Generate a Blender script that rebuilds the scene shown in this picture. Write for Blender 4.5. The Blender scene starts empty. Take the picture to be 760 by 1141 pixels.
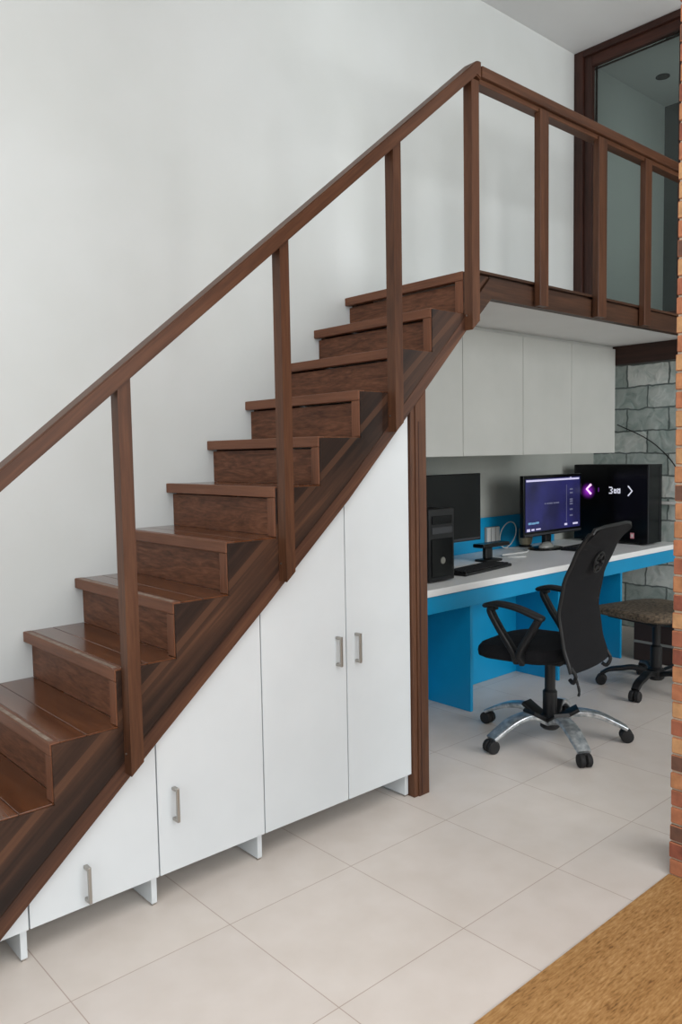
import bpy, bmesh, math, random
from mathutils import Vector, Matrix
random.seed(7)
sc = bpy.context.scene
C = sc.collection
PI = math.pi

# ------------------------------------------------------------------ camera, world, light, exposure
YAW, PITCH, ROLL, F = 0.8424, -0.0732, -0.0175, 888.53
fw = Vector((math.cos(YAW)*math.cos(PITCH), math.sin(YAW)*math.cos(PITCH), math.sin(PITCH)))
rt = Vector((math.sin(YAW), -math.cos(YAW), 0)); up = rt.cross(fw)
r2 = rt*math.cos(ROLL) + up*math.sin(ROLL); u2 = -rt*math.sin(ROLL) + up*math.cos(ROLL)
cam = bpy.data.objects.new('camera', bpy.data.cameras.new('camera')); C.objects.link(cam)
M = Matrix((r2, u2, -fw)).transposed().to_4x4(); M.translation = Vector((-1.184, -2.129, 1.381))
cam.matrix_world = M
cam.data.sensor_fit = 'VERTICAL'; cam.data.sensor_height = 36; cam.data.lens = F/1141*36
cam.data.clip_start = 0.05
sc.camera = cam

w = bpy.data.worlds.new('sky'); sc.world = w; w.use_nodes = True
w.node_tree.nodes['Background'].inputs[0].default_value = (0.80, 0.88, 1.0, 1)
w.node_tree.nodes['Background'].inputs[1].default_value = 1.0

def area(name, loc, direction, sx, sy, power, col):
    l = bpy.data.lights.new(name, 'AREA'); l.shape = 'RECTANGLE'; l.size = sx; l.size_y = sy
    l.energy = power; l.color = col
    o = bpy.data.objects.new(name, l); C.objects.link(o); o.location = loc
    o.rotation_euler = Vector(direction).to_track_quat('-Z', 'Z').to_euler()
    return o
area('daylight_shopfront', (-3.62, -1.9, 2.1), (1, 0, 0), 4.2, 2.2, 78, (0.95, 0.98, 1.0))
area('daylight_street_window', (-1.0, -4.62, 2.25), (0, 1, 0), 4.6, 2.5, 92, (1.0, 0.992, 0.975))
area('alcove_fill', (3.0, -4.62, 2.2), (0, 1, 0), 2.4, 2.6, 128, (1.0, 0.992, 0.975))  # added lamp that brightens the alcove, at an opening put in for it
area('overhead_fill', (-.6, -2.5, 3.79), (0, 0, -1), 3.2, 2.4, 66, (1.0, 0.985, 0.96))  # added fill from above for floor and desk, no fixture built
area('loft_room_fill', (4.0, .004, 3.0), (0, 1, 0), .8, 1.1, 1.8, (0.95, 1.0, 0.98))  # added fill lamp to lift the room behind the loft glass, no window there

sc.view_settings.view_transform = 'Standard'
try: sc.view_settings.look = 'None'
except Exception: pass
sc.view_settings.exposure = 0.06
sc.view_settings.gamma = 1.0
sc.view_settings.use_curve_mapping = False

# ------------------------------------------------------------------ helpers: colour and materials
def lin(c):
    c = c/255.0
    return c/12.92 if c <= 0.04045 else ((c+0.055)/1.055)**2.4
def rgb(r, g, b): return (lin(r), lin(g), lin(b), 1)
MATS = {}
def newmat(name):
    m = bpy.data.materials.new(name); m.use_nodes = True; MATS[name] = m
    return m, m.node_tree.nodes, m.node_tree.links, m.node_tree.nodes['Principled BSDF']
def mottled(name, c1, c2, rough=0.5, scale=6, metal=0, bump=0.0, bscale=80, spec=0.5, coat=0):
    m, N, L, P = newmat(name)
    tc = N.new('ShaderNodeTexCoord'); nz = N.new('ShaderNodeTexNoise'); nz.inputs['Scale'].default_value = scale
    nz.inputs['Detail'].default_value = 5
    L.new(tc.outputs['Object'], nz.inputs['Vector'])
    rp = N.new('ShaderNodeValToRGB'); rp.color_ramp.elements[0].position = .3; rp.color_ramp.elements[1].position = .7
    rp.color_ramp.elements[0].color = c1; rp.color_ramp.elements[1].color = c2
    L.new(nz.outputs['Fac'], rp.inputs[0]); L.new(rp.outputs[0], P.inputs['Base Color'])
    P.inputs['Roughness'].default_value = rough; P.inputs['Metallic'].default_value = metal
    P.inputs['Specular IOR Level'].default_value = spec; P.inputs['Coat Weight'].default_value = coat
    if bump:
        n2 = N.new('ShaderNodeTexNoise'); n2.inputs['Scale'].default_value = bscale; n2.inputs['Detail'].default_value = 3
        L.new(tc.outputs['Object'], n2.inputs['Vector'])
        b = N.new('ShaderNodeBump'); b.inputs['Strength'].default_value = bump; b.inputs['Distance'].default_value = .004
        L.new(n2.outputs['Fac'], b.inputs['Height']); L.new(b.outputs[0], P.inputs['Normal'])
    return m
def wood(name, cols, rot=(0, 0, 0), long=1.2, cross=16, rough=0.4, rings=False, spec=0.28, coat=0.0, fine=0.35, dist=.6, stripe=None):
    """grain runs along local X after undoing rot"""
    m, N, L, P = newmat(name)
    tc = N.new('ShaderNodeTexCoord')
    a = N.new('ShaderNodeMapping'); a.inputs['Rotation'].default_value = rot
    b = N.new('ShaderNodeMapping'); b.inputs['Scale'].default_value = (long, cross, cross)
    L.new(tc.outputs['Object'], a.inputs[0]); L.new(a.outputs[0], b.inputs[0])
    nz = N.new('ShaderNodeTexNoise'); nz.inputs['Scale'].default_value = 1.0; nz.inputs['Detail'].default_value = 6
    nz.inputs['Roughness'].default_value = .6; nz.inputs['Distortion'].default_value = dist
    L.new(b.outputs[0], nz.inputs['Vector'])
    fac = nz.outputs['Fac']
    if rings:
        wv = N.new('ShaderNodeTexWave'); wv.wave_type = 'RINGS'; wv.rings_direction = 'X'
        wv.inputs['Scale'].default_value = .55; wv.inputs['Distortion'].default_value = 7; wv.inputs['Detail'].default_value = 3
        wv.inputs['Detail Scale'].default_value = 1.2
        L.new(b.outputs[0], wv.inputs['Vector'])
        mx = N.new('ShaderNodeMix'); mx.data_type = 'FLOAT'; mx.inputs[0].default_value = .42
        L.new(fac, mx.inputs[2]); L.new(wv.outputs['Fac'], mx.inputs[3]); fac = mx.outputs[0]
    f2 = N.new('ShaderNodeTexNoise'); f2.inputs['Scale'].default_value = 6; f2.inputs['Detail'].default_value = 4
    L.new(b.outputs[0], f2.inputs['Vector'])
    m2 = N.new('ShaderNodeMix'); m2.data_type = 'FLOAT'; m2.inputs[0].default_value = fine
    L.new(fac, m2.inputs[2]); L.new(f2.outputs['Fac'], m2.inputs[3])
    rp = N.new('ShaderNodeValToRGB'); e = rp.color_ramp.elements
    e[0].position = .32; e[0].color = cols[0]; e[1].position = .68; e[1].color = cols[-1]
    for i, c in enumerate(cols[1:-1]):
        k = e.new(.32 + .36*(i+1)/(len(cols)-1)); k.color = c
    L.new(m2.outputs[0], rp.inputs[0]); L.new(rp.outputs[0], P.inputs['Base Color'])
    if stripe:   # a lighter veneer strip laid along the slope: z - k x between two values
        k, d0, d1, col = stripe
        sx = N.new('ShaderNodeSeparateXYZ'); L.new(tc.outputs['Object'], sx.inputs[0])
        ma = N.new('ShaderNodeMath'); ma.operation = 'MULTIPLY_ADD'; ma.inputs[1].default_value = -k
        L.new(sx.outputs[0], ma.inputs[0]); L.new(sx.outputs[2], ma.inputs[2])
        mr = N.new('ShaderNodeMath'); mr.operation = 'COMPARE'; mr.inputs[1].default_value = (d0+d1)/2; mr.inputs[2].default_value = abs(d1-d0)/2
        L.new(ma.outputs[0], mr.inputs[0])
        hs = N.new('ShaderNodeMix'); hs.data_type = 'RGBA'; hs.inputs[7].default_value = col
        m3 = N.new('ShaderNodeMath'); m3.operation = 'MULTIPLY'; m3.inputs[1].default_value = .45
        L.new(mr.outputs[0], m3.inputs[0]); L.new(m3.outputs[0], hs.inputs[0]); L.new(rp.outputs[0], hs.inputs[6]); L.new(hs.outputs[2], P.inputs['Base Color'])
    P.inputs['Roughness'].default_value = rough; P.inputs['Specular IOR Level'].default_value = spec
    P.inputs['Coat Weight'].default_value = coat; P.inputs['Coat Roughness'].default_value = .15
    bp = N.new('ShaderNodeBump'); bp.inputs['Strength'].default_value = .12; bp.inputs['Distance'].default_value = .002
    L.new(m2.outputs[0], bp.inputs['Height']); L.new(bp.outputs[0], P.inputs['Normal'])
    return m
def plain(name, c, rough=.5, metal=0, spec=.5, coat=0):
    return mottled(name, c, tuple(x*.9 for x in c[:3])+(1,), rough, 3, metal, 0, 80, spec, coat)
def emit(name, c, s):
    m, N, L, P = newmat(name)
    P.inputs['Base Color'].default_value = (0.01, 0.01, 0.01, 1); P.inputs['Emission Color'].default_value = c
    P.inputs['Emission Strength'].default_value = s; P.inputs['Roughness'].default_value = .3
    return m

SLOPE = math.atan(0.8545)
W_POST = [rgb(58, 36, 24), rgb(81, 51, 34), rgb(98, 65, 45)]
W_DARK = [rgb(40, 26, 18), rgb(60, 39, 27), rgb(84, 56, 39)]
W_RISER = [rgb(68, 41, 26), rgb(100, 62, 42), rgb(126, 82, 58)]
W_NOSE = [rgb(88, 54, 36), rgb(108, 68, 47), rgb(120, 78, 56)]
W_TREAD = [rgb(66, 37, 22), rgb(92, 54, 32), rgb(110, 68, 42)]
wood('wood_post', W_POST, (0, PI/2, 0), 1.5, 22, .42)
wood('wood_along', W_POST, (0, 0, 0), 1.5, 22, .42)
wood('wood_slope', W_POST, (0, SLOPE, 0), 1.5, 22, .42)
DS = .601+.8545*(.3685-.15+.3)
wood('wood_stringer', [rgb(24, 17, 14), rgb(40, 27, 21), rgb(64, 43, 32), rgb(98, 66, 47)], (0, SLOPE, 0), .55, 11, .45, fine=.22, stripe=(.8545, DS-.03, DS, rgb(96, 65, 47)))
wood('wood_band', [rgb(48, 31, 23), rgb(76, 49, 36), rgb(98, 66, 48)], (0, SLOPE, 0), .7, 22, .42)
wood('wood_riser', W_RISER, (0, 0, PI/2), 4.5, 26, .5, dist=2.2)
wood('wood_nosing', W_NOSE, (0, 0, PI/2), 1.5, 30, .42)
wood('wood_cap', W_NOSE, (0, PI/2, 0), 1.5, 30, .42)
wood('wood_tread', W_TREAD, (0, 0, PI/2), 1.5, 24, .22, coat=.5)
wood('wood_fascia', W_DARK, (0, 0, 0), .9, 16, .45)
wood('wood_beam', [rgb(26, 17, 14), rgb(44, 28, 23), rgb(60, 38, 30)], (0, 0, PI/2), .9, 16, .5)
wood('wood_frame', [rgb(36, 24, 20), rgb(58, 36, 30), rgb(78, 46, 36)], (0, PI/2, 0), 1.2, 16, .45)
wood('wood_frame_y', [rgb(36, 24, 20), rgb(58, 36, 30), rgb(78, 46, 36)], (0, 0, PI/2), 1.2, 16, .45)
wood('wood_panel_tan', [rgb(112, 78, 44), rgb(152, 112, 66), rgb(170, 130, 82), rgb(186, 148, 100)], (0, 0, 0), 6, 30, .55, fine=.6)
mottled('worn_edge', rgb(150, 136, 122), rgb(105, 82, 66), .5, 40)
mottled('plaster', rgb(200, 204, 202), rgb(206, 210, 209), .85, 2.2, bump=.12, bscale=25)
mottled('ceiling_paint', rgb(205, 206, 206), rgb(212, 213, 213), .9, 2)
mottled('soffit_white', rgb(212, 214, 214), rgb(218, 220, 220), .6, 3)
mottled('laminate_white', rgb(204, 210, 213), rgb(210, 216, 219), .38, 4)
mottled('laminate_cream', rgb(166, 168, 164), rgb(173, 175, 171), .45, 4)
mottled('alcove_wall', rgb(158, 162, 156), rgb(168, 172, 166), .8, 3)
mottled('desk_white', rgb(236, 238, 238), rgb(242, 243, 243), .35, 5)
mottled('desk_blue', rgb(0, 142, 192), rgb(4, 150, 202), .4, 4)
plain('steel', rgb(176, 172, 166), .32, 1)
mottled('aged_chrome', rgb(226, 230, 232), rgb(140, 152, 160), .3, 34, .8)
plain('black_plastic', rgb(18, 19, 21), .45, spec=.4)
plain('black_gloss', rgb(7, 8, 11), .2, spec=.3)
plain('black_matte', rgb(20, 20, 22), .75)
mottled('black_fabric', rgb(14, 14, 17), rgb(22, 22, 25), .9, 120, bump=.4, bscale=400, spec=.25)
mottled('grey_panel', rgb(44, 46, 50), rgb(52, 54, 58), .5, 8)
mottled('speckled_fabric', rgb(52, 46, 40), rgb(128, 112, 92), .95, 70, bump=.5, bscale=200)
plain('white_plastic', rgb(222, 224, 222), .4)
plain('beige_plastic', rgb(178, 168, 140), .5)
plain('grey_plastic', rgb(140, 142, 138), .35)
plain('paper', rgb(232, 233, 232), .8)
plain('dark_brown', rgb(54, 40, 36), .6)
plain('teal_dark', rgb(38, 52, 52), .35)
plain('sticker_pink', rgb(226, 150, 160), .5)
emit('glyph_white', (0.85, 0.87, 1.0, 1), .75)
emit('glyph_pink', (1.0, .6, 1.0, 1), 1.3)
emit('glyph_violet', (.3, .05, .6, 1), .35)
emit('ui_white', (.75, .72, 1.0, 1), .8)
emit('ui_cyan', (.25, .55, .9, 1), .55)
emit('ui_grey', (.4, .42, .7, 1), .28)
emit('reflection_white', (.9, 1, 1, 1), .5)  # glow for the imitated tube light reflection

def screen_mat():
    m, N, L, P = newmat('screen_lit')
    tc = N.new('ShaderNodeTexCoord'); sp = N.new('ShaderNodeTexNoise'); sp.inputs['Scale'].default_value = 5
    L.new(tc.outputs['Object'], sp.inputs['Vector'])
    rp = N.new('ShaderNodeValToRGB'); e = rp.color_ramp.elements
    e[0].position = .35; e[0].color = (.012, .012, .055, 1); e[1].position = .65; e[1].color = (.022, .022, .125, 1)
    L.new(sp.outputs['Fac'], rp.inputs[0])
    P.inputs['Base Color'].default_value = (.005, .005, .01, 1); P.inputs['Roughness'].default_value = .25
    L.new(rp.outputs[0], P.inputs['Emission Color']); P.inputs['Emission Strength'].default_value = .9
screen_mat()
def led_glow_mat():
    m, N, L, P = newmat('led_glow_purple')
    tc = N.new('ShaderNodeTexCoord'); g = N.new('ShaderNodeTexGradient'); g.gradient_type = 'QUADRATIC_SPHERE'  # soft halo of light painted as emission fading from the centre
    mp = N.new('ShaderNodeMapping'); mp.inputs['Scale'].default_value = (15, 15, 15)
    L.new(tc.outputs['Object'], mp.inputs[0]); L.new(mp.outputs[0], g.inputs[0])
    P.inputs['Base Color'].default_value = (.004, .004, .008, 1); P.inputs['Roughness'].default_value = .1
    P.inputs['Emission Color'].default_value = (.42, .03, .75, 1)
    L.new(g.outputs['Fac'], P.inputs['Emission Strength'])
led_glow_mat()
def floor_mat():
    m, N, L, P = newmat('floor_tile')
    tc = N.new('ShaderNodeTexCoord'); mp = N.new('ShaderNodeMapping')
    T = .48426
    mp.inputs['Location'].default_value = (.42494 + 10*T, .2108 + 10*T, 0)
    L.new(tc.outputs['Object'], mp.inputs[0])
    b = N.new('ShaderNodeTexBrick'); b.offset = 0; b.squash = 1
    b.inputs['Scale'].default_value = 1; b.inputs['Brick Width'].default_value = T; b.inputs['Row Height'].default_value = T
    b.inputs['Mortar Size'].default_value = .0017; b.inputs['Mortar Smooth'].default_value = .3
    b.inputs['Color1'].default_value = rgb(214, 206, 198); b.inputs['Color2'].default_value = rgb(210, 202, 195)
    b.inputs['Mortar'].default_value = rgb(176, 160, 150)
    L.new(mp.outputs[0], b.inputs['Vector'])
    nz = N.new('ShaderNodeTexNoise'); nz.inputs['Scale'].default_value = 7; nz.inputs['Detail'].default_value = 6
    L.new(tc.outputs['Object'], nz.inputs['Vector'])
    rp = N.new('ShaderNodeValToRGB'); rp.color_ramp.elements[0].color = (.93, .92, .905, 1); rp.color_ramp.elements[1].color = (1, 1, 1, 1)
    rp.color_ramp.elements[0].position = .3; rp.color_ramp.elements[1].position = .65
    L.new(nz.outputs['Fac'], rp.inputs[0])
    mx = N.new('ShaderNodeMix'); mx.data_type = 'RGBA'; mx.blend_type = 'MULTIPLY'; mx.inputs[0].default_value = 1
    L.new(b.outputs['Color'], mx.inputs[6]); L.new(rp.outputs[0], mx.inputs[7]); L.new(mx.outputs[2], P.inputs['Base Color'])
    P.inputs['Roughness'].default_value = .38; P.inputs['Specular IOR Level'].default_value = .4
floor_mat()
def stone_mat():
    m, N, L, P = newmat('stone_cladding')
    tc = N.new('ShaderNodeTexCoord'); a = N.new('ShaderNodeMapping'); a.inputs['Rotation'].default_value = (0, 0, PI/2)
    c = N.new('ShaderNodeMapping'); c.inputs['Rotation'].default_value = (-PI/2, 0, 0)
    L.new(tc.outputs['Object'], a.inputs[0]); L.new(a.outputs[0], c.inputs[0])
    dn = N.new('ShaderNodeTexNoise'); dn.inputs['Scale'].default_value = 9
    L.new(tc.outputs['Object'], dn.inputs['Vector'])
    dm = N.new('ShaderNodeMix'); dm.data_type = 'RGBA'; dm.blend_type = 'LINEAR_LIGHT'; dm.inputs[0].default_value = .02
    L.new(c.outputs[0], dm.inputs[6]); L.new(dn.outputs['Color'], dm.inputs[7])
    b = N.new('ShaderNodeTexBrick'); b.inputs['Scale'].default_value = 1; b.inputs['Brick Width'].default_value = .33
    b.inputs['Row Height'].default_value = .168; b.inputs['Mortar Size'].default_value = .008; b.inputs['Mortar Smooth'].default_value = .5
    b.inputs['Color1'].default_value = rgb(235, 240, 236); b.inputs['Color2'].default_value = rgb(172, 184, 180)
    b.inputs['Mortar'].default_value = rgb(108, 118, 116)
    L.new(dm.outputs[2], b.inputs['Vector'])
    nz = N.new('ShaderNodeTexNoise'); nz.inputs['Scale'].default_value = 11; nz.inputs['Detail'].default_value = 8; nz.inputs['Distortion'].default_value = 1
    L.new(tc.outputs['Object'], nz.inputs['Vector'])
    rp = N.new('ShaderNodeValToRGB'); rp.color_ramp.elements[0].color = (.60, .68, .67, 1); rp.color_ramp.elements[1].color = (1, 1, 1, 1)
    rp.color_ramp.elements[0].position = .35; rp.color_ramp.elements[1].position = .6
    L.new(nz.outputs['Fac'], rp.inputs[0])
    mx = N.new('ShaderNodeMix'); mx.data_type = 'RGBA'; mx.blend_type = 'MULTIPLY'; mx.inputs[0].default_value = .8
    L.new(b.outputs['Color'], mx.inputs[6]); L.new(rp.outputs[0], mx.inputs[7]); L.new(mx.outputs[2], P.inputs['Base Color'])
    P.inputs['Roughness'].default_value = .8
    bp = N.new('ShaderNodeBump'); bp.inputs['Strength'].default_value = .6; bp.inputs['Distance'].default_value = .02
    L.new(nz.outputs['Fac'], bp.inputs['Height']); L.new(bp.outputs[0], P.inputs['Normal'])
stone_mat()
def glass_mat():
    m = bpy.data.materials.new('pane_glass'); m.use_nodes = True; MATS['pane_glass'] = m
    N, L = m.node_tree.nodes, m.node_tree.links; N.clear()
    o = N.new('ShaderNodeOutputMaterial'); t = N.new('ShaderNodeBsdfTransparent'); t.inputs[0].default_value = (.79, .84, .82, 1)
    g = N.new('ShaderNodeBsdfGlossy'); g.inputs['Roughness'].default_value = .03
    f = N.new('ShaderNodeFresnel'); f.inputs[0].default_value = 1.45
    x = N.new('ShaderNodeMixShader')
    L.new(f.outputs[0], x.inputs[0]); L.new(t.outputs[0], x.inputs[1]); L.new(g.outputs[0], x.inputs[2]); L.new(x.outputs[0], o.inputs[0])
glass_mat()
BRICKS = []
for k, c in enumerate([(176, 112, 78), (194, 146, 100), (140, 78, 58), (160, 96, 70), (108, 74, 58), (186, 128, 86)]):
    MATS[f'brick_{k}'] = mottled(f'brick_tone_{k}', rgb(*c), rgb(*[int(v*.82) for v in c]), .85, 30, bump=.5, bscale=60); BRICKS.append(MATS[f'brick_{k}'])
plain('mortar', rgb(190, 172, 150), .9)

# ------------------------------------------------------------------ helpers: geometry (authored in world metres)
def box(bm, x0, x1, y0, y1, z0, z1, bev=0.0, seg=2, mi=0):
    vs = [bm.verts.new((x, y, z)) for x in (x0, x1) for y in (y0, y1) for z in (z0, z1)]
    idx = [(0, 1, 3, 2), (4, 6, 7, 5), (0, 4, 5, 1), (2, 3, 7, 6), (0, 2, 6, 4), (1, 5, 7, 3)]
    fs = [bm.faces.new([vs[i] for i in f]) for f in idx]
    for f in fs: f.material_index = mi
    if bev:
        es = list({e for f in fs for e in f.edges})
        bmesh.ops.bevel(bm, geom=es, offset=bev, segments=seg, affect='EDGES', profile=.5)
    return vs
def prism(bm, poly, a0, a1, axis='Y'):
    """polygon in the two other axes, extruded along axis from a0 to a1"""
    def P(p, a):
        return {'Y': (p[0], a, p[1]), 'X': (a, p[0], p[1]), 'Z': (p[0], p[1], a)}[axis]
    A = [bm.verts.new(P(p, a0)) for p in poly]; B = [bm.verts.new(P(p, a1)) for p in poly]
    n = len(poly); bm.faces.new(A); bm.faces.new(B[::-1])
    for i in range(n): bm.faces.new((A[i], B[i], B[(i+1) % n], A[(i+1) % n]))
    bmesh.ops.recalc_face_normals(bm, faces=bm.faces)
def sweep(bm, pts, prof, upv=(0, 0, 1), scales=None, caps=True, closed=False):
    pts = [Vector(p) for p in pts]; n = len(pts); rings = []; U = Vector(upv)
    for i, p in enumerate(pts):
        if closed: t = pts[(i+1) % n]-pts[i-1]
        else: t = pts[min(i+1, n-1)]-pts[max(i-1, 0)]
        t.normalize(); s = t.cross(U)
        if s.length < 1e-4: s = t.cross(Vector((0, 1, 0)))
        s.normalize(); v = s.cross(t)
        k = scales[i] if scales else (1, 1)
        if not isinstance(k, tuple): k = (k, k)
        rings.append([bm.verts.new(p+s*a*k[0]+v*b*k[1]) for a, b in prof])
    m = len(prof)
    for i in range(n if closed else n-1):
        r0, r1 = rings[i], rings[(i+1) % n]
        for j in range(m): bm.faces.new((r0[j], r0[(j+1) % m], r1[(j+1) % m], r1[j]))
    if caps and not closed:
        bm.faces.new(rings[0][::-1]); bm.faces.new(rings[-1])
    bmesh.ops.recalc_face_normals(bm, faces=bm.faces)
def circ(r, n=10): return [(r*math.cos(2*PI*i/n), r*math.sin(2*PI*i/n)) for i in range(n)]
def rrect(a, b, r, k=3):
    out = []
    for cx, cy, s in ((a-r, b-r, 0), (-a+r, b-r, 1), (-a+r, -b+r, 2), (a-r, -b+r, 3)):
        for i in range(k+1):
            t = s*PI/2+i*PI/2/k; out.append((cx+r*math.cos(t), cy+r*math.sin(t)))
    return out
def tube(bm, pts, r, n=8, **k): sweep(bm, pts, circ(r, n), **k)
def lathe(bm, prof, loc=(0, 0, 0), n=20, axis='Z'):
    L = Vector(loc); rings = []
    for r, h in prof:
        ring = []
        for i in range(n):
            a = 2*PI*i/n; q = (r*math.cos(a), r*math.sin(a), h)
            if axis == 'Y': q = (q[0], q[2], q[1])
            if axis == 'X': q = (q[2], q[0], q[1])
            ring.append(bm.verts.new(L+Vector(q)))
        rings.append(ring)
    for a, b in zip(rings, rings[1:]):
        for i in range(n): bm.faces.new((a[i], a[(i+1) % n], b[(i+1) % n], b[i]))
    bm.faces.new(rings[0][::-1]); bm.faces.new(rings[-1])
    bmesh.ops.recalc_face_normals(bm, faces=bm.faces)
def smooth_path(pts, k=6):
    """Catmull-Rom"""
    P = [Vector(p) for p in pts]; P = [2*P[0]-P[1]]+P+[2*P[-1]-P[-2]]; out = []
    for i in range(1, len(P)-2):
        for j in range(k):
            t = j/k; a, b, c, d = P[i-1:i+3]
            out.append(.5*((2*b)+(c-a)*t+(2*a-5*b+4*c-d)*t*t+(3*b-a-3*c+d)*t**3))
    out.append(P[-2]); return out
def B(): return bmesh.new()
def obj(name, bm, mat, parent=None, smooth=False, mats=None):
    me = bpy.data.meshes.new(name)
    if parent is not None:
        off = parent['_o'] if '_o' in parent else (0, 0, 0)
        bmesh.ops.translate(bm, verts=bm.verts, vec=-Vector(off))
    bm.to_mesh(me); bm.free()
    for m in (mats or [MATS[mat]]): me.materials.append(m)
    if smooth:
        for p in me.polygons: p.use_smooth = True
        try: me.set_sharp_from_angle(angle=math.radians(38))
        except Exception: pass
    o = bpy.data.objects.new(name, me); C.objects.link(o)
    if parent is not None:
        o.parent = parent; o['_o'] = tuple(parent['_o']) if '_o' in parent else (0, 0, 0)
    return o
def thing(name, label, cat, loc=(0, 0, 0), group=None):
    o = bpy.data.objects.new(name, None); C.objects.link(o); o.location = loc; o['_o'] = tuple(loc)
    o.empty_display_size = .1
    o['label'] = label; o['category'] = cat
    if group: o['group'] = group
    return o
def tag(o, label, cat, group=None):
    o['label'] = label; o['category'] = cat
    if group: o['group'] = group
    return o
def struct(name, bm, mat, mats=None):
    o = obj(name, bm, mat, mats=mats); o['kind'] = 'structure'; return o
def centre(o):
    """move a one-mesh thing's origin to the foot of its bounds"""
    vs = o.data.vertices
    mn = [min(v.co[i] for v in vs) for i in range(3)]; mx = [max(v.co[i] for v in vs) for i in range(3)]
    c = Vector(((mn[0]+mx[0])/2, (mn[1]+mx[1])/2, mn[2]))
    o.data.transform(Matrix.Translation(-c)); o.location = c; return o

# ------------------------------------------------------------------ dimensions
W = .716           # stair wall plane
GO, RI = .19657, .168
X1, Z1 = -.3685, .601
LOFT = Z1 + 9*RI   # 2.113 loft floor
SOF = 2.02         # underside of the loft
CEIL = 3.83
XE = 4.55          # end wall
YB = 1.27          # alcove back wall
def nx(i): return X1+(i-1)*GO
def nz(i): return Z1+(i-1)*RI
LOW = [(-.70, -.037), (-.434, .191), (-.037, .535), (.368, .88), (.747, 1.215), (1.0, 1.463), (1.484, 1.944), (1.565, SOF)]
def low(x):
    for (a, b), (c, d) in zip(LOW, LOW[1:]):
        if x <= c: return b+(d-b)*(x-a)/(c-a)
    return LOW[-1][1]

# ------------------------------------------------------------------ room shell
b = B(); box(b, -3.6, XE, -4.6, YB, -.1, 0); struct('floor', b, 'floor_tile')
b = B(); box(b, -2.6, 1.25, -2.6, -.965, .0005, .006); struct('floor_wood', b, 'wood_panel_tan')
b = B(); box(b, -3.6, XE, -4.6, YB, CEIL, CEIL+.1); struct('ceiling', b, 'ceiling_paint')
b = B(); box(b, -3.6, 1.18, W, W+.1, 0, CEIL); prism(b, [(1.18, 1.56), (1.6, 1.96), (1.6, LOFT), (1.18, LOFT)], W, W+.1); box(b, 1.18, XE, W, W+.1, LOFT, CEIL); struct('wall_left', b, 'plaster')
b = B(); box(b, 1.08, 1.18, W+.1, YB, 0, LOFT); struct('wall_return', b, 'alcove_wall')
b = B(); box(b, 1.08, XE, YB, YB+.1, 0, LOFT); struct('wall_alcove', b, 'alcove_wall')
b = B(); box(b, XE, XE+.1, -4.6, YB, 0, SOF); struct('wall_far', b, 'stone_cladding')
b = B(); box(b, XE, XE+.1, -4.6, YB, SOF, CEIL); struct('wall_far_upper', b, 'teal_dark')
b = B(); box(b, 3.36, XE, -.06, -.005, SOF, CEIL); struct('wall_loft_side', b, 'plaster')
# front walls of the shop with window openings, one added to light the alcove, behind the camera
def wall_open(name, fixed, a0, a1, o0, o1, z0, z1, axis):
    b = B()
    for s0, s1, p, q in ((a0, o0, 0, CEIL), (o1, a1, 0, CEIL), (o0, o1, 0, z0), (o0, o1, z1, CEIL)):
        if axis == 'X': box(b, fixed-.1, fixed, s0, s1, p, q)
        else: box(b, s0, s1, fixed-.1, fixed, p, q)
    struct(name, b, 'plaster')
wall_open('wall_front', -3.5, -4.6, W, -4.0, .2, .98, 3.2, 'X')
b = B()
for s0, s1, p, q in ((-3.6, -3.3, 0, CEIL), (1.3, 1.8, 0, CEIL), (4.2, XE, 0, CEIL), (-3.3, 1.3, 0, .98), (1.8, 4.2, 0, .9), (-3.3, 1.3, 3.5, CEIL), (1.8, 4.2, 3.5, CEIL)):
    box(b, s0, s1, -4.6, -4.5, p, q)
struct('wall_street', b, 'plaster')
def window(name, fixed, o0, o1, z0, z1, axis):
    b = B(); t = .05; mid = (o0+o1)/2
    for s0, s1, p, q in ((o0, o0+t, z0, z1), (o1-t, o1, z0, z1), (mid-t/2, mid+t/2, z0+t, z1-t), (o0+t, o1-t, z0, z0+t), (o0+t, o1-t, z1-t, z1)):
        if axis == 'X': box(b, fixed-.07, fixed-.02, s0, s1, p, q)
        else: box(b, s0, s1, fixed-.07, fixed-.02, p, q)
    struct(name, b, 'wood_frame')
window('window_1', -3.5, -4.0, .2, .98, 3.2, 'X')
window('window_2', -4.5, -3.3, 1.3, .98, 3.5, 'Y')
window('window_added', -4.5, 1.8, 4.2, .9, 3.5, 'Y')  # unseen window added to go with the alcove fill lamp

# brick pier on the right
b = B(); y0, y1 = -2.5, -.965; x0, x1 = 1.25, 1.5
box(b, x0+.006, x1-.006, y0, y1-.004, 0, CEIL, mi=6)
ch = .0575; z = .004; row = 0
while z+ch < CEIL:
    y = y1 - (0 if row % 2 == 0 else 0); first = True
    ln = .20 if row % 2 == 0 else .098
    while y > y0+.02:
        l = min(ln, y-y0)
        j = random.uniform(0, .004)
        box(b, x0-random.uniform(0, .004), x1, y-l+.004, y - (j if first else .004), z+.003, z+ch-.004, bev=.0025, seg=1, mi=random.choice([0, 0, 1, 1, 2, 3, 3, 4, 5]))
        y -= l; ln = .20; first = False
    z += ch; row += 1
struct('wall_right', b, None, mats=BRICKS+[MATS['mortar']])

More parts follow.
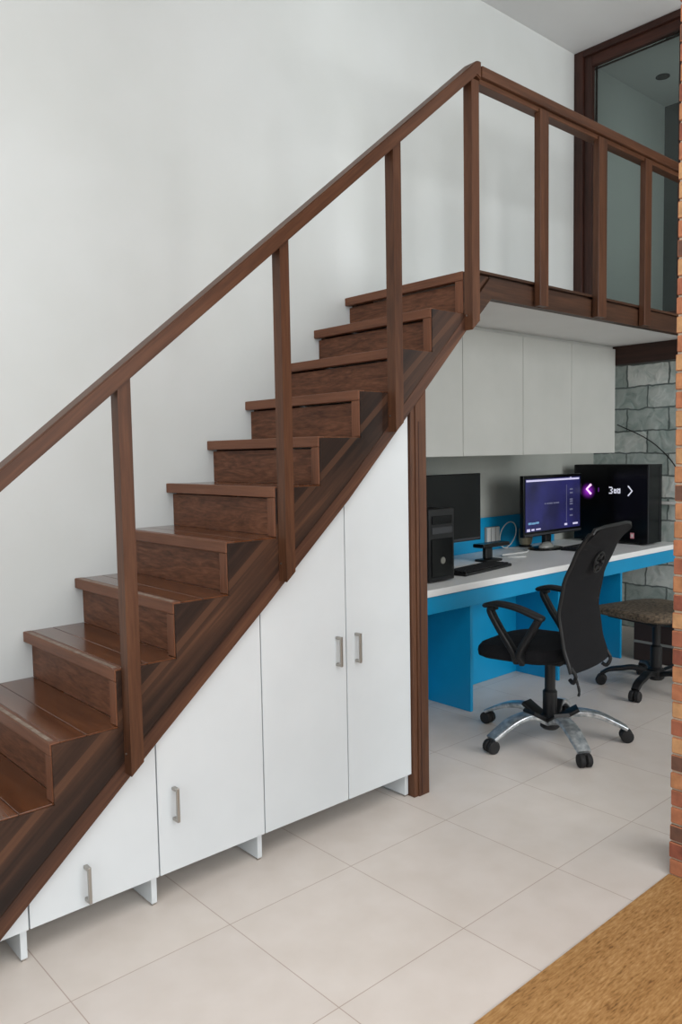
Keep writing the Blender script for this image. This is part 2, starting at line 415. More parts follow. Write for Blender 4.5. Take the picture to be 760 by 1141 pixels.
# loft platform
b = B(); box(b, 1.60, XE, .022, YB, SOF, LOFT-.0005); box(b, 1.18, 1.5995, W+.101, YB, SOF, LOFT-.0005); struct('floor_loft', b, 'soffit_white')
b = B(); prism(b, [(1.452, SOF-.107), (1.563, SOF-.003), (3.46, SOF-.003), (3.46, LOFT-.012), (1.556, LOFT-.012), (1.452, SOF-.022)], -.0215, -.007)
box(b, 1.5655, 3.46, -.0068, .0215, SOF-.002, LOFT-.001)
box(b, 1.452, 3.46, -.026, .0215, LOFT-.0005, LOFT+.011, .002)
o = struct('trim_1', b, 'wood_fascia')
b = B(); box(b, 3.485, 3.57, -.06, YB, 1.905, SOF, .004); struct('trim_2', b, 'wood_beam')

# ------------------------------------------------------------------ staircase
st = thing('staircase', 'dark brown wooden staircase climbing along the white wall', 'staircase', (.3, .36, 0))
for i in range(-2, 11):
    x, zt = nx(i), nz(i); zb = max(nz(i-1), 0)
    ins = .0
    b = B()
    ye = W-.001
    box(b, x+.03, x+.105, ins, ye, zt-.024, zt, .0015, 1)
    xe = nx(i+1)+.03 if i < 10 else x+.21
    box(b, x+.1065, xe, ins, ye, zt-.024, zt, .0015, 1)
    t = obj('tread', b, 'wood_tread', st)
    b = B(); box(b, x, x+.0295, ins, ye, zt-.036, zt+.001, .003); n_ = obj('nosing', b, 'wood_nosing', t)
    if i <= 3:
        b = B(); box(b, x+.004, x+.017, .02, ye-.03, zt+.0008, zt+.0022); obj('worn_edge_strip', b, 'worn_edge', t)
    b = B(); box(b, x+.03, x+.045, .0, ye, zb+.0005, zt-.042); r_ = obj('riser', b, 'wood_riser', st)
    b = B(); box(b, x+.001, x+.0298, ins+.001, .042, zb+.001, zt-.0365, .002); obj('riser_end_cap', b, 'wood_cap', r_)
# stringer with saw-tooth top
for y0_, y1_, nm, SX, SZ in ((-.0065, -.0005, 'stringer', .004, .004), (W-.03, W-.0015, 'wall_stringer', .046, .025)):
    poly = []
    for i in range(-2, 11):
        poly += [(nx(i)+SX, max(nz(i-1), .0)-(SZ if i > -2 else 0)), (nx(i)+SX, nz(i)-SZ)]
    poly += [(1.562, nz(10)-SZ), (1.562, SOF-.003), (1.484, 1.944)] + [p for p in reversed(LOW[2:-2])] + [(-.434, .191), (-.655, .001)]
    b = B(); prism(b, poly, y0_, y1_); bmesh.ops.triangulate(b, faces=b.faces, ngon_method='EAR_CLIP'); obj(nm, b, 'wood_stringer', st)
b = B()
tp = [(-.655, .001)] + LOW[1:-2] + [(1.452, low(1.452))]
prism(b, tp + [(x, zz+.062 if x > -.6 else zz+.05) for x, zz in reversed(tp)], -.0085, -.0068)
obj('stringer_band', b, 'wood_band', st)
b = B(); prism(b, [(x+.02, zz-.001) for x, zz in tp] + [(x+.02, zz+.014) for x, zz in reversed(tp)], .031, W-.031)
obj('soffit_board', b, 'soffit_white', st)

# stair railing
rl = thing('stair_railing', 'sloping brown handrail on square posts along the stair edge', 'railing', (.4, -.02, .7))
def rtop(x): return 1.356+.8212*(x+.485)
PD = .042
for k, (xa, xb, zb) in enumerate([(-.155, -.115, .462), (.425, .462, .958), (.952, .993, 1.458), (1.402, 1.449, 1.872), (-.735, -.695, .0), (-1.27, -1.23, 0)]):
    b = B()
    yb_ = -.0085
    s = .86*(xb-xa) if zb > 0 else 0
    ztl, ztr = rtop(xa)-.05, rtop(xb)-.05
    if k == 3: ztl, ztr = rtop(xa)-.05, 2.856
    prism(b, [(xa, zb), (xb, zb+s), (xb, ztr), (xa, ztl)], -PD-.0085, yb_)
    p = obj('post', b, 'wood_post', rl)
    if zb > 0:
        b = B(); lathe(b, [(.0035, -.001), (.0035, .0015), (.002, .003)], (xa-.001, -.02, zb+.06), 10, 'X'); 
        obj('screw', b, 'steel', p, True)
b = B()
xs = (-1.3, 1.425)
prism(b, [(xs[0], rtop(xs[0])-.056), (xs[1], rtop(xs[1])-.056), (1.452, 2.858), (1.452, rtop(1.43)), (1.425, rtop(1.425)), (xs[0], rtop(xs[0]))], -.062, .004)
bmesh.ops.bevel(b, geom=list(b.edges), offset=.004, segments=2, affect='EDGES')
obj('handrail', b, 'wood_slope', rl)

# loft railing
lr = thing('loft_railing', 'level brown railing with square balusters along the loft edge', 'railing', (2.4, -.02, LOFT))
for xa, xb in ((1.862, 1.928), (2.344, 2.420), (2.795, 2.862)):
    b = B(); box(b, xa, xb, -.058, -.0265, SOF-.002, 2.86, .002); obj('baluster', b, 'wood_post', lr)
b = B(); box(b, 1.453, 3.355, -.066, .012, 2.868, 2.912, .004); obj('handrail', b, 'wood_along', lr)
b = B(); box(b, 1.453, 3.355, -.05, -.0, 2.846, 2.8675, .002); obj('under_rail', b, 'wood_along', lr)

# glazed partition on the loft
gp = thing('glass_partition', 'dark wood framed glass partition at the end of the loft', 'glass partition', (3.4, .35, LOFT))
XP = 3.36
b = B(); box(b, XP, XP+.09, .655, W-.001, LOFT+.001, CEIL-.002, .003); obj('jamb', b, 'wood_frame', gp)
b = B(); box(b, XP+.02, XP+.09, .602, .654, LOFT+.001, 3.789, .003); obj('jamb_liner', b, 'wood_frame', gp)
b = B(); box(b, XP, XP+.09, -.004, .654, 3.79, CEIL-.002, .003); obj('head_rail', b, 'wood_frame_y', gp)
b = B(); box(b, XP+.02, XP+.09, -.004, .601, 3.725, 3.789, .003); obj('head_liner', b, 'wood_frame_y', gp)
b = B(); box(b, XP, XP+.09, -.004, .047, LOFT+.001, 3.724, .003); obj('jamb', b, 'wood_frame', gp)
b = B(); box(b, XP+.02, XP+.09, .048, .601, LOFT+.001, LOFT+.06, .003); obj('sill_rail', b, 'wood_frame_y', gp)
b = B(); box(b, XP+.05, XP+.058, .048, .601, LOFT+.061, 3.724); obj('glass_pane', b, 'pane_glass', gp)
b = B(); lathe(b, [(.045, -.004), (.045, 0), (.034, 0), (.034, -.003)], (4.08, .50, CEIL), 20)
centre(tag(obj('recessed_downlight', b, 'black_plastic', smooth=True), 'small dark round downlight in the ceiling behind the glass', 'light'))
b = B(); tube(b, [(4.515, .36, 3.28), (4.515, .14, 3.28)], .012, 10); 
t_ = thing('tube_reflection', 'short white glowing bar imitating a tube light reflection behind the glass', 'light', (4.52, .25, 3.27))
obj('tube', b, 'reflection_white', t_, True)  # glowing tube and its backing imitate a reflected tube light
b = B(); box(b, 4.525, 4.549, .12, .38, 3.262, 3.298, .003); obj('reflection_backing', b, 'white_plastic', t_)

# ------------------------------------------------------------------ cupboards under the stair
ZB = .097
YF = .014
wp = thing('support_post', 'tall square brown wood post standing at the end of the white cupboards', 'post', (1.12, .06, 0))
b = B(); prism(b, [(1.085, 0), (1.108, 0), (1.108, low(1.108)-.005), (1.085, low(1.085)-.005)], .002, .09); prism(b, [(1.108, 0), (1.168, 0), (1.168, low(1.168)-.005), (1.108, low(1.108)-.005)], -.004, .09); bmesh.ops.bevel(b, geom=list(b.edges), offset=.002, segments=1, affect='EDGES'); obj('post_board', b, 'wood_post', wp)
for f_ in (1.121, ):
    b = B(); box(b, f_, f_+.004, -.0055, -.0042, .01, 1.5); obj('groove_bead', b, 'wood_frame', wp)
HX = {}
def handle(door, x, z0, z1):
    b = B()
    pts = [(x, YF, z0+.006), (x, YF-.026, z0+.006), (x, YF-.028, z1-.006), (x, YF, z1-.006)]
    box(b, x-.005, x+.005, YF-.03, YF-.021, z0, z1, .002)
    for zz in (z0+.001, z1-.011): box(b, x-.006, x+.006, YF-.0225, YF-.0003, zz, zz+.01, .0015)
    obj('handle', b, 'steel', door)
def cupboard(xa, xb, splits, handles, label):
    t = thing('cupboard', label, 'cupboard', ((xa+xb)/2, .2, 0), 'white cupboards under the stair')
    g = .012
    xs = xa if low(xa)-g > ZB else xa
    def sl(x): return low(x)-g
    # carcass under the slope
    def slope_poly(a, c, zb, d):
        mid = [(x, zz-d) for x, zz in LOW if a < x < c and zz-d > zb]
        if low(a)-d <= zb:
            # start where the slope meets zb
            x = a
            while low(x)-d <= zb and x < c: x += .002
            a = x
            return [(a, zb), (c, zb), (c, low(c)-d)] + mid[::-1]
        return [(a, zb), (c, zb), (c, low(c)-d)] + mid[::-1] + [(a, low(a)-d)]
    b = B(); prism(b, slope_poly(xa+.002, xb-.022, ZB+.004, g), YF+.0195, .66); obj('carcass', b, 'laminate_white', t)
    b = B(); prism(b, [(xb-.02, 0.008), (xb-.002, 0.008), (xb-.002, sl(xb)), (xb-.02, sl(xb-.02))], YF+.0195, .66)
    s_ = obj('side_panel', b, 'laminate_white', t)
    b = B(); box(b, xb-.017, xb-.005, YF+.024, YF+.034, 0, .0078); obj('glide', b, 'steel', s_)
    edges = [xa]+splits+[xb]
    for k, (a, c) in enumerate(zip(edges, edges[1:])):
        b = B(); prism(b, slope_poly(a+.0024, c-.0024, ZB, .003), YF, YF+.018)
        d = obj('door', b, 'laminate_white', t)
        if k < len(handles) and handles[k]: handle(d, *handles[k])
cupboard(-.62, -.441, [], [], 'lowest tiny triangular white cupboard end at the foot of the stair')
cupboard(-.441, -.043, [], [(-.277, .115, .222)], 'low white cupboard with one sloping door and handle, under the lower steps')
cupboard(-.043, .357, [], [(.013, .258, .366)], 'middle white cupboard with one sloping door and handle, left of the tall pair')
cupboard(.357, 1.083, [.742], [(.695, .612, .722), (.789, .609, .720)], 'tall white double-door cupboard with two handles beside the brown post')

# ------------------------------------------------------------------ alcove: overhead cupboard and desk
# ---
oc = thing('wall_cupboard', 'long pale overhead cupboard with four doors hung above the desk', 'cupboard', (2.54, .85, 1.356))
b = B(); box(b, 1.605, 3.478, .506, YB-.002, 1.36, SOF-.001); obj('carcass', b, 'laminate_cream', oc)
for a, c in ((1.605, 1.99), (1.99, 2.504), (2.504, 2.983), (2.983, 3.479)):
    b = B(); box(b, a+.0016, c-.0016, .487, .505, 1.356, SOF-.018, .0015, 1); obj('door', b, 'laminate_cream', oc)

DZ = .70; DF = .487
dk = thing('desk', 'long blue and white built-in desk under the loft', 'desk', (2.75, .85, 0))
DX0, DX1 = 1.19, 4.42
b = B(); box(b, DX0, DX1, DF, YB-.003, DZ-.036, DZ, .004); obj('desktop', b, 'desk_white', dk)
b = B(); box(b, DX0, DX1, DF+.012, DF+.03, .575, DZ-.0365, .001, 1); obj('apron', b, 'desk_blue', dk)
b = B(); box(b, DX0, 3.63, .82, .838, 0.002, DZ-.037); obj('modesty_panel', b, 'desk_blue', dk)
for xp, y_ in ((2.075, .47), (2.895, .5), (3.62, .47)):
    b = B(); box(b, xp, xp+.02, max(y_, DF+.0305), .819, 0, DZ-.037, .001, 1); obj('side_panel', b, 'desk_blue', dk)
b = B(); box(b, DX0, 3.98, YB-.014, YB-.002, DZ+.0005, .928, .001, 1); centre(tag(obj('backsplash_board', b, 'desk_blue'), 'blue backsplash board standing on the desk along the back wall', 'backsplash'))

def monitor(x0, x1, y, z0, z1, label, lit):
    t = thing('monitor', label, 'monitor', ((x0+x1)/2, y+.06, DZ))
    cx = (x0+x1)/2; bz = .022; R_ = .15 if lit else .11
    b = B(); box(b, x0, x1, y, y+.03, z0, z1, .004); box(b, x0+.1, x1-.1, y+.031, y+.055, z0+.06, z1-.06, .008); obj('casing', b, 'black_gloss', t)
    b = B(); box(b, x0+bz, x1-bz, y-.0015, y-.0004, z0+bz+.012, z1-bz); s = obj('screen', b, 'screen_lit' if lit else 'black_gloss', t)
    b = B(); box(b, x0+.01, x1-.01, y-.003, y-.0004, z0+.006, z0+.02, .001, 1); obj('chin_strip', b, 'grey_panel', t)
    b = B(); box(b, cx-.035, cx+.035, y+.04, y+.075, DZ+.014, z0+.16, .006); obj('stand', b, 'black_plastic', t)
    b = B(); lathe(b, [(R_, 0), (R_, .006), (R_-.03, .013), (.04, .016)], (cx, y+.06, DZ), 28)
    for v in b.verts: v.co.y = y+.06+(v.co.y-y-.06)*.72
    obj('stand_base', b, 'black_gloss', t, True)
    if lit:
        def mark(nm, mat, rects):
            b = B()
            for u0, u1, v0, v1 in rects:
                sx, sz = x1-x0-2*bz, z1-z0-2*bz-.012
                box(b, x0+bz+u0*sx, x0+bz+u1*sx, y-.0026, y-.0016, z0+bz+.012+v0*sz, z0+bz+.012+v1*sz)
                if nm.endswith('icon'):
                    obj(nm, b, mat, s); b = B()
            if not nm.endswith('icon'): obj(nm, b, mat, s)
        mark('title_bar', 'ui_white', [(.01, .98, .945, .98), (.80, .83, .985, .998)])
        mark('side_icon', 'ui_grey', [(.80, .855, v, v+.03) for v in (.74, .67, .54, .50, .45, .34, .22)])
        mark('side_rule', 'ui_grey', [(.735, .74, .12, .85)])
        mark('centre_text', 'ui_grey', [(.33+.04*k, .355+.04*k+.008*(k % 3), .50, .525) for k in range(7)])
        mark('caption', 'ui_cyan', [(.045, .10, .14, .18), (.105, .17, .14, .175), (.175, .23, .145, .18)])
        mark('task_icon', 'ui_white', [(.02, .075, .01, .06), (.10, .15, .02, .055), (.18, .26, .028, .052), (.70, .75, .05, .09), (.86, .955, .05, .085)])
    return t
monitor(2.03, 2.715, .95, .838, 1.247, 'black monitor switched off behind the left computer tower', False)
monitor(3.172, 3.868, .96, .805, 1.213, 'black monitor with a lit purple-blue screen left of the large computer', True)

# computer tower at left
tw = thing('computer_tower', 'small black computer tower at the left end of the desk', 'computer', (1.96, .82, DZ))
b = B(); box(b, 1.865, 2.06, .63, .93, DZ+.01, 1.083, .004); obj('case', b, 'black_plastic', tw)
b = B(); box(b, 1.863, 2.062, .612, .6295, DZ+.008, 1.085, .005); fp = obj('front_panel', b, 'black_plastic', tw)
b = B(); box(b, 1.885, 2.04, .607, .6115, 1.005, 1.05, .002); obj('optical_drive', b, 'black_gloss', fp)
b = B(); box(b, 1.885, 2.04, .608, .6115, .955, .99, .002); obj('bay_cover', b, 'grey_panel', fp)
b = B(); box(b, 1.88, 2.045, .609, .6115, .73, .93, .003); obj('lower_grille', b, 'black_gloss', fp)
b = B(); lathe(b, [(.018, -.002), (.018, .001), (.012, .003)], (1.965, .607, .815), 20, 'Y'); obj('power_button', b, 'steel', fp, True)
for xq in (1.88, 2.03):
    b = B(); box(b, xq, xq+.015, .65, .9, DZ, DZ+.0099); obj('foot', b, 'black_matte', tw)

# large gaming computer
PX0, PX1, PY0, PY1, PZ1 = 4.09, 4.29, .575, 1.157, 1.268
pc = thing('computer_tower', 'large black glass-sided computer with purple and white lights, right of lit monitor', 'computer', (4.19, .86, DZ))
b = B(); box(b, PX0+.008, PX1, PY0+.012, PY1, DZ+.012, PZ1, .004); obj('case', b, 'black_plastic', pc)
b = B(); box(b, PX0, PX0+.0075, PY0+.005, PY1, DZ+.014, PZ1-.002, .001, 1); gl = obj('glass_side', b, 'black_gloss', pc)
b = B(); box(b, PX0+.004, PX1, PY0, PY0+.0115, DZ+.012, PZ1, .003); fr = obj('front_panel', b, 'black_gloss', pc)
b = B(); box(b, PX0+.001, PX0+.006, PY0-.002, PY0+.003, DZ+.012, PZ1-.002); obj('edge_trim', b, 'grey_panel', pc)
b = B(); box(b, PX1-.035, PX1-.03, PY0-.003, PY0-.0005, DZ+.03, PZ1-.02); obj('front_slot', b, 'grey_panel', fr)
for yq in (PY0+.05, PY1-.08):
    b = B(); box(b, PX0+.02, PX1-.02, yq, yq+.03, DZ, DZ+.0119); obj('foot', b, 'black_matte', pc)
XG = PX0-.0016
def glyph(nm, mat, strokes, th):
    b = B()
    for pts in strokes:
        sweep(b, [(XG, y, z) for y, z in pts], [(-th/2, -.0008), (th/2, -.0008), (th/2, .0008), (-th/2, .0008)], upv=(1, 0, 0))
    obj(nm, b, mat, gl)
cy, cz = 1.035, 1.088
b = B(); lathe(b, [(.066, -.0006), (.066, 0)], (0, 0, 0), 32, 'X')  # purple glow around the chevron, painted as a fading emissive disc
led = obj('led_painted_glow', b, 'led_glow_purple', gl, True); led.data.transform(Matrix.Translation(Vector(gl['_o']))); led.location = Vector((PX0-.0004, cy+.005, cz-.014))-Vector(gl['_o'])
glyph('left_chevron', 'glyph_pink', [[(cy-.02, cz+.036), (cy+.017, cz), (cy-.02, cz-.036)]], .016)
glyph('purple_tick', 'glyph_violet', [[(.955, 1.10), (.955, 1.07)]], .006)
glyph('digit_three', 'glyph_white', [[(.872, 1.104), (.850, 1.104), (.845, 1.094), (.858, 1.084), (.845, 1.074), (.850, 1.062), (.872, 1.062)]], .008)
b = B()
for y0_, y1_, z0_, z1_ in ((.812, .834, 1.062, 1.094), (.784, .806, 1.062, 1.098)):
    box(b, XG-.0006, XG+.0006, y0_, y1_, z0_, z0_+.008); box(b, XG-.0006, XG+.0006, y0_, y0_+.007, z0_+.0085, z1_); box(b, XG-.0006, XG+.0006, y1_-.007, y1_, z0_+.0085, z1_); box(b, XG-.0006, XG+.0006, y0_+.0075, y1_-.0075, z1_-.012, z1_-.004)
obj('small_characters', b, 'glyph_white', gl)
glyph('right_chevron', 'glyph_white', [[(.725, 1.116), (.694, 1.081), (.725, 1.046)]], .009)
b = B(); box(b, XG-.0004, XG+.0006, .676, .705, .745, .785); obj('sticker', b, 'sticker_pink', gl)
b = B(); box(b, XG-.0016, XG-.0005, .683, .698, .755, .775); obj('sticker_mark', b, 'white_plastic', gl)

# keyboards, mouse, small things on the desk
def keyboard(cx, cy, rot, ln, label):
    t = thing('keyboard', label, 'keyboard', (0, 0, 0))
    b = B(); box(b, -ln/2, ln/2, -.075, .075, .0, .018, .005); obj('body', b, 'black_plastic', t)
    b = B()
    for r in range(5):
        for k in range(int(ln/.0195)-1):
            x = -ln/2+.014+k*.0195; y = -.064+r*.0255
            box(b, x, x+.0165, y, y+.021, .0181, .025, .002, 1)
    obj('key_field', b, 'black_matte', t)
    t.location = (cx, cy, DZ+.0003); t.rotation_euler = (0, 0, rot)
keyboard(2.42, .735, .12, .50, 'black keyboard on the desk right of the small tower')
keyboard(3.72, .83, .06, .44, 'black keyboard half hidden behind the chair back')
T = thing('device_stand', 'small black T-shaped device stand behind the left keyboard', 'stand', (2.76, .93, DZ))
b = B(); box(b, 2.69, 2.84, .88, .98, DZ, DZ+.014, .004); obj('base', b, 'black_plastic', T)
b = B(); box(b, 2.72, 2.79, .915, .945, DZ+.0145, DZ+.088, .008); obj('neck', b, 'black_plastic', T)
b = B(); box(b, 2.665, 2.93, .89, .975, DZ+.0885, DZ+.112, .006); obj('top_plate', b, 'black_gloss', T)
b = B(); box(b, 2.40, 2.665, .855, .925, DZ+.0002, DZ+.003); centre(tag(obj('paper_sheet', b, 'paper'), 'white paper strip lying on the desk behind the left keyboard', 'paper'))
sk = thing('socket_plate', 'white socket plate with three upright switches on the blue backsplash', 'socket', (3.215, YB-.02, .755))
b = B(); box(b, 3.14, 3.29, YB-.022, YB-.0145, .755, .862, .002); obj('plate', b, 'grey_plastic', sk)
for k in range(3):
    b = B(); x = 3.145+k*.049; prism(b, [(x, .76), (x+.036, .76), (x+.042, .858), (x+.004, .858)], YB-.034, YB-.0225); obj('switch', b, 'white_plastic', sk)
# cable loop leaning on the backsplash with a tail on the desk
b = B(); pts = []
for k in range(40):
    a = -PI/2+2*PI*k/40*1.04; pts.append((3.35+.096*math.cos(a), 1.225-.02*(k/40)-(.02*math.sin(a)), .797+.092*math.sin(a)))
pts += smooth_path([(3.40, 1.17, .7045), (3.36, 1.06, .7045), (3.24, 1.0, .7045), (3.02, 1.02, .7045), (2.98, .93, .7045), (3.06, .86, .7045)], 6)[1:]
tube(b, pts, .0042, 6)
tag(obj('coiled_cable', b, 'white_plastic', smooth=True), 'thin white cable looped against the blue backsplash', 'cable')
SX_ = 3.535
sp = thing('desk_speaker', 'small beige speaker behind the left edge of the lit monitor', 'speaker', (SX_, 1.2, DZ))
b = B(); lathe(b, [(.03, 0), (.042, .01), (.05, .05), (.046, .11), (.03, .135), (.012, .14)], (SX_, 1.2, DZ+.012), 20); obj('body', b, 'beige_plastic', sp, True)
b = B(); lathe(b, [(.045, 0), (.045, .008), (.035, .0118)], (SX_, 1.2, DZ), 20); obj('base', b, 'black_plastic', sp, True)
def mouse(cx, cy, rot, mat, label, z):
    t = thing('computer_mouse', label, 'mouse', (0, 0, 0))
    b = B(); bmesh.ops.create_uvsphere(b, u_segments=20, v_segments=12, radius=1)
    for v in b.verts:
        v.co = Vector((v.co.x*.066*(1-.12*abs(v.co.y)), v.co.y*.036, max(v.co.z, 0)*.038*(1+.15*v.co.x)))
    obj('shell', b, mat, t, True)
    b = B(); lathe(b, [(.009, -.004), (.009, .004)], (.034, 0, .033), 14, 'Y'); obj('scroll_wheel', b, 'black_matte', t, True)
    t.location = (cx, cy, z); t.rotation_euler = (0, 0, rot)
mouse(3.49, 1.0, -.2, 'grey_plastic', 'grey mouse resting on the base of the lit monitor', DZ+.0145)
# cable across the stone wall
b = B(); tube(b, smooth_path([(4.535, 1.06, 1.565), (4.53, .85, 1.47), (4.53, .72, 1.38), (4.53, .60, 1.25), (4.53, .50, 1.05), (4.53, .45, .72)], 6), .0042, 6)
tag(obj('wall_cable', b, 'black_plastic', smooth=True), 'black cable running diagonally down the grey stone wall', 'cable')
b = B(); box(b, 4.52, 4.549, .1, .76, .962, .985, .003); struct('trim_3', b, 'white_plastic')
cr = thing('storage_box', 'dark brown low box on the floor beyond the second chair', 'box', (3.95, .17, 0))
b = B(); box(b, 3.66, 4.30, -.15, .445, 0, .25, .006); obj('body', b, 'dark_brown', cr)
b = B(); box(b, 3.65, 4.31, -.16, .455, .2505, .285, .005); obj('lid', b, 'teal_dark', cr)
b = B(); box(b, 3.652, 3.6595, -.14, .44, .12, .135); obj('strip', b, 'grey_plastic', cr)

# ------------------------------------------------------------------ office chairs (built facing +Y round their own gas column)
def star_base(t, R, legmat, phase, hubz=.085, rise=.05, wid=.024):
    b = B(); lathe(b, [(.036, hubz-.03), (.046, hubz-.02), (.046, hubz+.03), (.032, hubz+.042)], n=24); hub = obj('hub', b, 'black_plastic', t, True)
    for k in range(5):
        a = math.radians(phase+72*k); d = Vector((math.cos(a), math.sin(a), 0))
        b = B()
        P = [d*.03+Vector((0, 0, hubz+.005)), d*.12+Vector((0, 0, hubz+.012+rise*.5)), d*(R*.62)+Vector((0, 0, hubz+rise*.55)), d*(R*.85)+Vector((0, 0, hubz+rise*.1)), d*R+Vector((0, 0, .066))]
        P = smooth_path(P, 5); n = len(P)
        sweep(b, P, rrect(wid, .011, .006), scales=[(1.15-.35*abs(i/(n-1)-.55), 1.3-.5*i/(n-1)) for i in range(n)])
        leg = obj('leg', b, legmat, t, True)
        if legmat == 'aged_chrome':
            b = B(); sweep(b, [d*.035+Vector((0, 0, hubz+.017)), d*.13+Vector((0, 0, hubz+.017+rise*.72))], rrect(wid*1.2, .009, .005)); obj('leg_sleeve', b, 'black_plastic', leg, True)
        b = B(); q = d*R; s = Vector((-d.y, d.x, 0))
        for sd in (-1, 1):
            c = q+s*(.0165*sd)
            bm2 = B(); lathe(bm2, [(.024, -.013), (.030, -.010), (.0305, .008), (.025, .013)], n=18, axis='X')
            ang = math.atan2(s.y, s.x)
            bmesh.ops.rotate(bm2, verts=bm2.verts, matrix=Matrix.Rotation(ang, 3, 'Z')); bmesh.ops.translate(bm2, verts=bm2.verts, vec=c+Vector((0, 0, .0305)))
            me = bpy.data.meshes.new('tmp'); bm2.to_mesh(me); bm2.free(); b.from_mesh(me); bpy.data.meshes.remove(me)
        cs = obj('caster', b, 'black_matte', leg, True)
        # hood kept as part of the caster mesh
        b = B(); tube(b, [q+Vector((0, 0, .02)), q+Vector((0, 0, .062))], .010, 10); 
        bm2 = B(); bm2.from_mesh(cs.data); me = bpy.data.meshes.new('tmp'); b.to_mesh(me); b.free(); bm2.from_mesh(me)
        bm2.to_mesh(cs.data); bm2.free(); bpy.data.meshes.remove(me)
        for p in cs.data.polygons: p.use_smooth = True
        try: cs.data.set_sharp_from_angle(angle=math.radians(38))
        except Exception: pass

ch = thing('office_chair', 'black mesh-back office chair with armrests on a chrome five-star base, at the desk', 'chair')
star_base(ch, .352, 'aged_chrome', 14, .085, .075, .032)
b = B(); lathe(b, [(.034, .12), (.034, .235), (.025, .245), (.025, .385)], n=20); obj('gas_column', b, 'black_plastic', ch, True)
b = B(); box(b, -.085, .085, -.09, .14, .383, .407, .006); obj('tilt_mechanism', b, 'black_matte', ch)
# seat cushion
def cushion(w_, d_, cyy, z0, z1, n=10):
    b = B(); rings = []
    levels = [(.90, z0), (.985, z0+.012), (1.0, z0+.035), (.985, z1-.018), (.93, z1-.003), (.6, z1+.004), (.05, z1-.006)]
    for s, z in levels:
        pr = rrect(w_/2*s, d_/2*s, min(.13, .42*min(w_, d_))*s, 6)
        rings.append([b.verts.new((x, cyy+y, z - (.018*max(0, (y/(d_/2)))**2))) for x, y in pr])
    for r0, r1 in zip(rings, rings[1:]):
        m = len(r0)
        for j in range(m): b.faces.new((r0[j], r0[(j+1) % m], r1[(j+1) % m], r1[j]))
    b.faces.new(rings[0][::-1]); b.faces.new(rings[-1])
    bmesh.ops.recalc_face_normals(b, faces=b.faces)
    return b
obj('seat', cushion(.47, .43, .095, .408, .478), 'black_fabric', ch, True)
# mesh back: an S-curved sheet with thickness
def back_y(v):   # v 0 bottom .. 1 top
    K = [(0, -.20), (.18, -.165), (.40, -.145), (.62, -.17), (.82, -.225), (1, -.30)]
    for (a, y0), (c, y1) in zip(K, K[1:]):
        if v <= c:
            t = (v-a)/(c-a); t = t*t*(3-2*t)*.35+t*.65
            return y0+(y1-y0)*t
    return K[-1][1]
b = B(); nu, nv = 14, 26; G = {}
ZB0, ZB1 = .395, 1.04
for side in (0, 1):
    for i in range(nu+1):
        for j in range(nv+1):
            u = i/nu*2-1; v = j/nv
            hw = .205+.012*v if v < .9 else .2158
            r = .0
            zz = ZB0+(ZB1-ZB0)*v
            # rounded top corners
            if v > .9: zz -= .05*max(0, abs(u)-.55)**2*4*(v-.9)*10*.6
            y = back_y(v)+.02*(1-u*u)*-1+.0
            G[side, i, j] = b.verts.new((u*hw, y+(.012 if side == 0 else -.006), zz))
for i in range(nu):
    for j in range(nv):
        b.faces.new((G[0, i, j], G[0, i+1, j], G[0, i+1, j+1], G[0, i, j+1])); b.faces.new((G[1, i, j], G[1, i, j+1], G[1, i+1, j+1], G[1, i+1, j]))
for i in range(nu):
    for j in (0, nv): b.faces.new((G[0, i, j], G[1, i, j], G[1, i+1, j], G[0, i+1, j]))
for j in range(nv):
    for i in (0, nu): b.faces.new((G[0, i, j], G[1, i, j], G[1, i, j+1], G[0, i, j+1]))
bmesh.ops.recalc_face_normals(b, faces=b.faces)
bk = obj('backrest', b, 'black_fabric', ch, True)
b = B()
fr_pts = []
for j in range(nv+1):
    v = j/nv; fr_pts.append((-(.205+.012*min(v, .9)), back_y(v)+.004, ZB0+(ZB1-ZB0)*v-(.02 if v > .97 else 0)))
topp = [(-.2, back_y(1), ZB1-.004), (-.12, back_y(1)-.012, ZB1+.004), (0, back_y(1)-.018, ZB1+.006), (.12, back_y(1)-.012, ZB1+.004), (.2, back_y(1), ZB1-.004)]
path = fr_pts+topp+[(-x, y, z) for x, y, z in reversed(fr_pts)]
tube(b, path, .009, 8, upv=(0, 1, 0)); obj('back_frame', b, 'black_plastic', bk, True)
b = B()
for k in range(1):
    pts = [(-.02+.05*math.cos(2*PI*i/28), back_y(.76)-.034-.012*math.sin(2*PI*i/28), .875+.045*math.sin(2*PI*i/28)) for i in range(28)]
    tube(b, pts, .005, 6, closed=True, upv=(0, 1, 0))
for k in range(6):
    a = 2*PI*k/6; tube(b, [(-.02+.018*math.cos(a), back_y(.76)-.034, .875+.018*math.sin(a)), (-.02+.043*math.cos(a), back_y(.76)-.034-.011*math.sin(a), .875+.04*math.sin(a))], .007, 6, upv=(0, 1, 0))
obj('emblem', b, 'black_plastic', bk, True)
# back support bracket from under the seat, two hooks at the bottom of the mesh
b = B(); sweep(b, smooth_path([(0, -.02, .395), (0, -.10, .39), (0, -.135, .42), (0, -.125, .52), (0, -.13, .66)], 5), rrect(.03, .008, .005)); obj('back_support', b, 'black_plastic', ch, True)
for sx in (-1, 1):
    b = B(); tube(b, smooth_path([(.2*sx, -.195, .42), (.196*sx, -.215, .385), (.188*sx, -.20, .352), (.18*sx, -.18, .362)], 4), .009, 8); obj('hook', b, 'black_plastic', bk, True)
b = B(); tube(b, smooth_path([(-.185, -.205, .385), (-.187, -.22, .35), (-.181, -.225, .315), (-.183, -.222, .295)], 4), .006, 6); obj('hanging_strap', b, 'black_matte', bk, True)
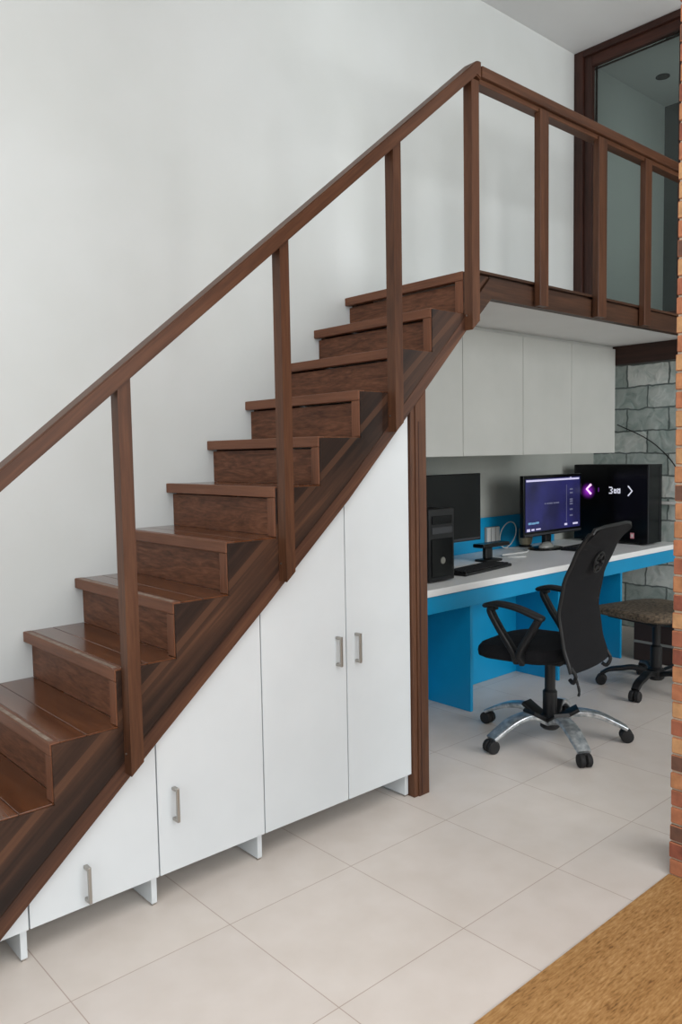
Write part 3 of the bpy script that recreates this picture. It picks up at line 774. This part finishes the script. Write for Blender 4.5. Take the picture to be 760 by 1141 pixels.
# armrests
for sx in (-1, 1):
    xx = .262*sx
    b = B()
    loop = smooth_path([(xx-.03*sx, .05, .42), (xx, .055, .475), (xx+.004*sx, .12, .57), (xx+.006*sx, .165, .65), (xx+.006*sx, .14, .668)], 6)
    sweep(b, loop, rrect(.014, .021, .008), upv=(1, 0, 0))
    loop2 = smooth_path([(xx-.03*sx, .02, .42), (xx, .02, .47), (xx, -.03, .56), (xx+.002*sx, -.075, .635)], 6)
    sweep(b, loop2, rrect(.014, .024, .008), upv=(1, 0, 0))
    ar = obj('armrest', b, 'black_plastic', ch, True)
    b = B(); pad = smooth_path([(xx+.004*sx, .20, .668), (xx+.006*sx, .13, .684), (xx+.006*sx, .03, .674), (xx+.002*sx, -.06, .646), (xx, -.095, .632)], 6); n = len(pad)
    sweep(b, pad, rrect(.03, .011, .009), scales=[(.6 if i in (0, n-1) else .85 if i in (1, n-2) else 1, .6 if i in (0, n-1) else 1) for i in range(n)])
    obj('arm_pad', b, 'black_plastic', ar, True)
b = B(); tube(b, [(-.02, .06, .400), (-.17, .07, .392)], .006, 8); obj('tilt_lever', b, 'steel', ch, True)
ch.location = (2.03, .0, 0); ch.rotation_euler = (0, 0, math.radians(8))

c2 = thing('office_chair', 'second chair with a flat speckled brown seat on black base, half behind brick pier', 'chair')
star_base(c2, .30, 'black_plastic', 55, .09, .03, .022)
b = B(); lathe(b, [(.032, .12), (.032, .25), (.022, .26), (.022, .42)], n=20); obj('gas_column', b, 'black_plastic', c2, True)
b = B(); box(b, -.19, .19, -.16, .19, .41, .433, .008); obj('seat_pan', b, 'black_matte', c2)
obj('seat', cushion(.52, .54, .03, .434, .482), 'speckled_fabric', c2, True)
b = B(); sweep(b, smooth_path([(0, -.10, .40), (0, -.25, .40), (0, -.30, .44), (0, -.32, .62)], 5), rrect(.025, .008, .005)); obj('back_support', b, 'black_plastic', c2, True)
b = B(); sweep(b, smooth_path([(0, -.29, .58), (0, -.30, .72), (0, -.34, .92)], 6), rrect(.17, .018, .016), upv=(0, 1, 0)); obj('backrest', b, 'speckled_fabric', c2, True)
c2.location = (3.14, .03, 0); c2.rotation_euler = (0, 0, math.radians(-13))

for o in bpy.data.objects:
    if '_o' in o: del o['_o']
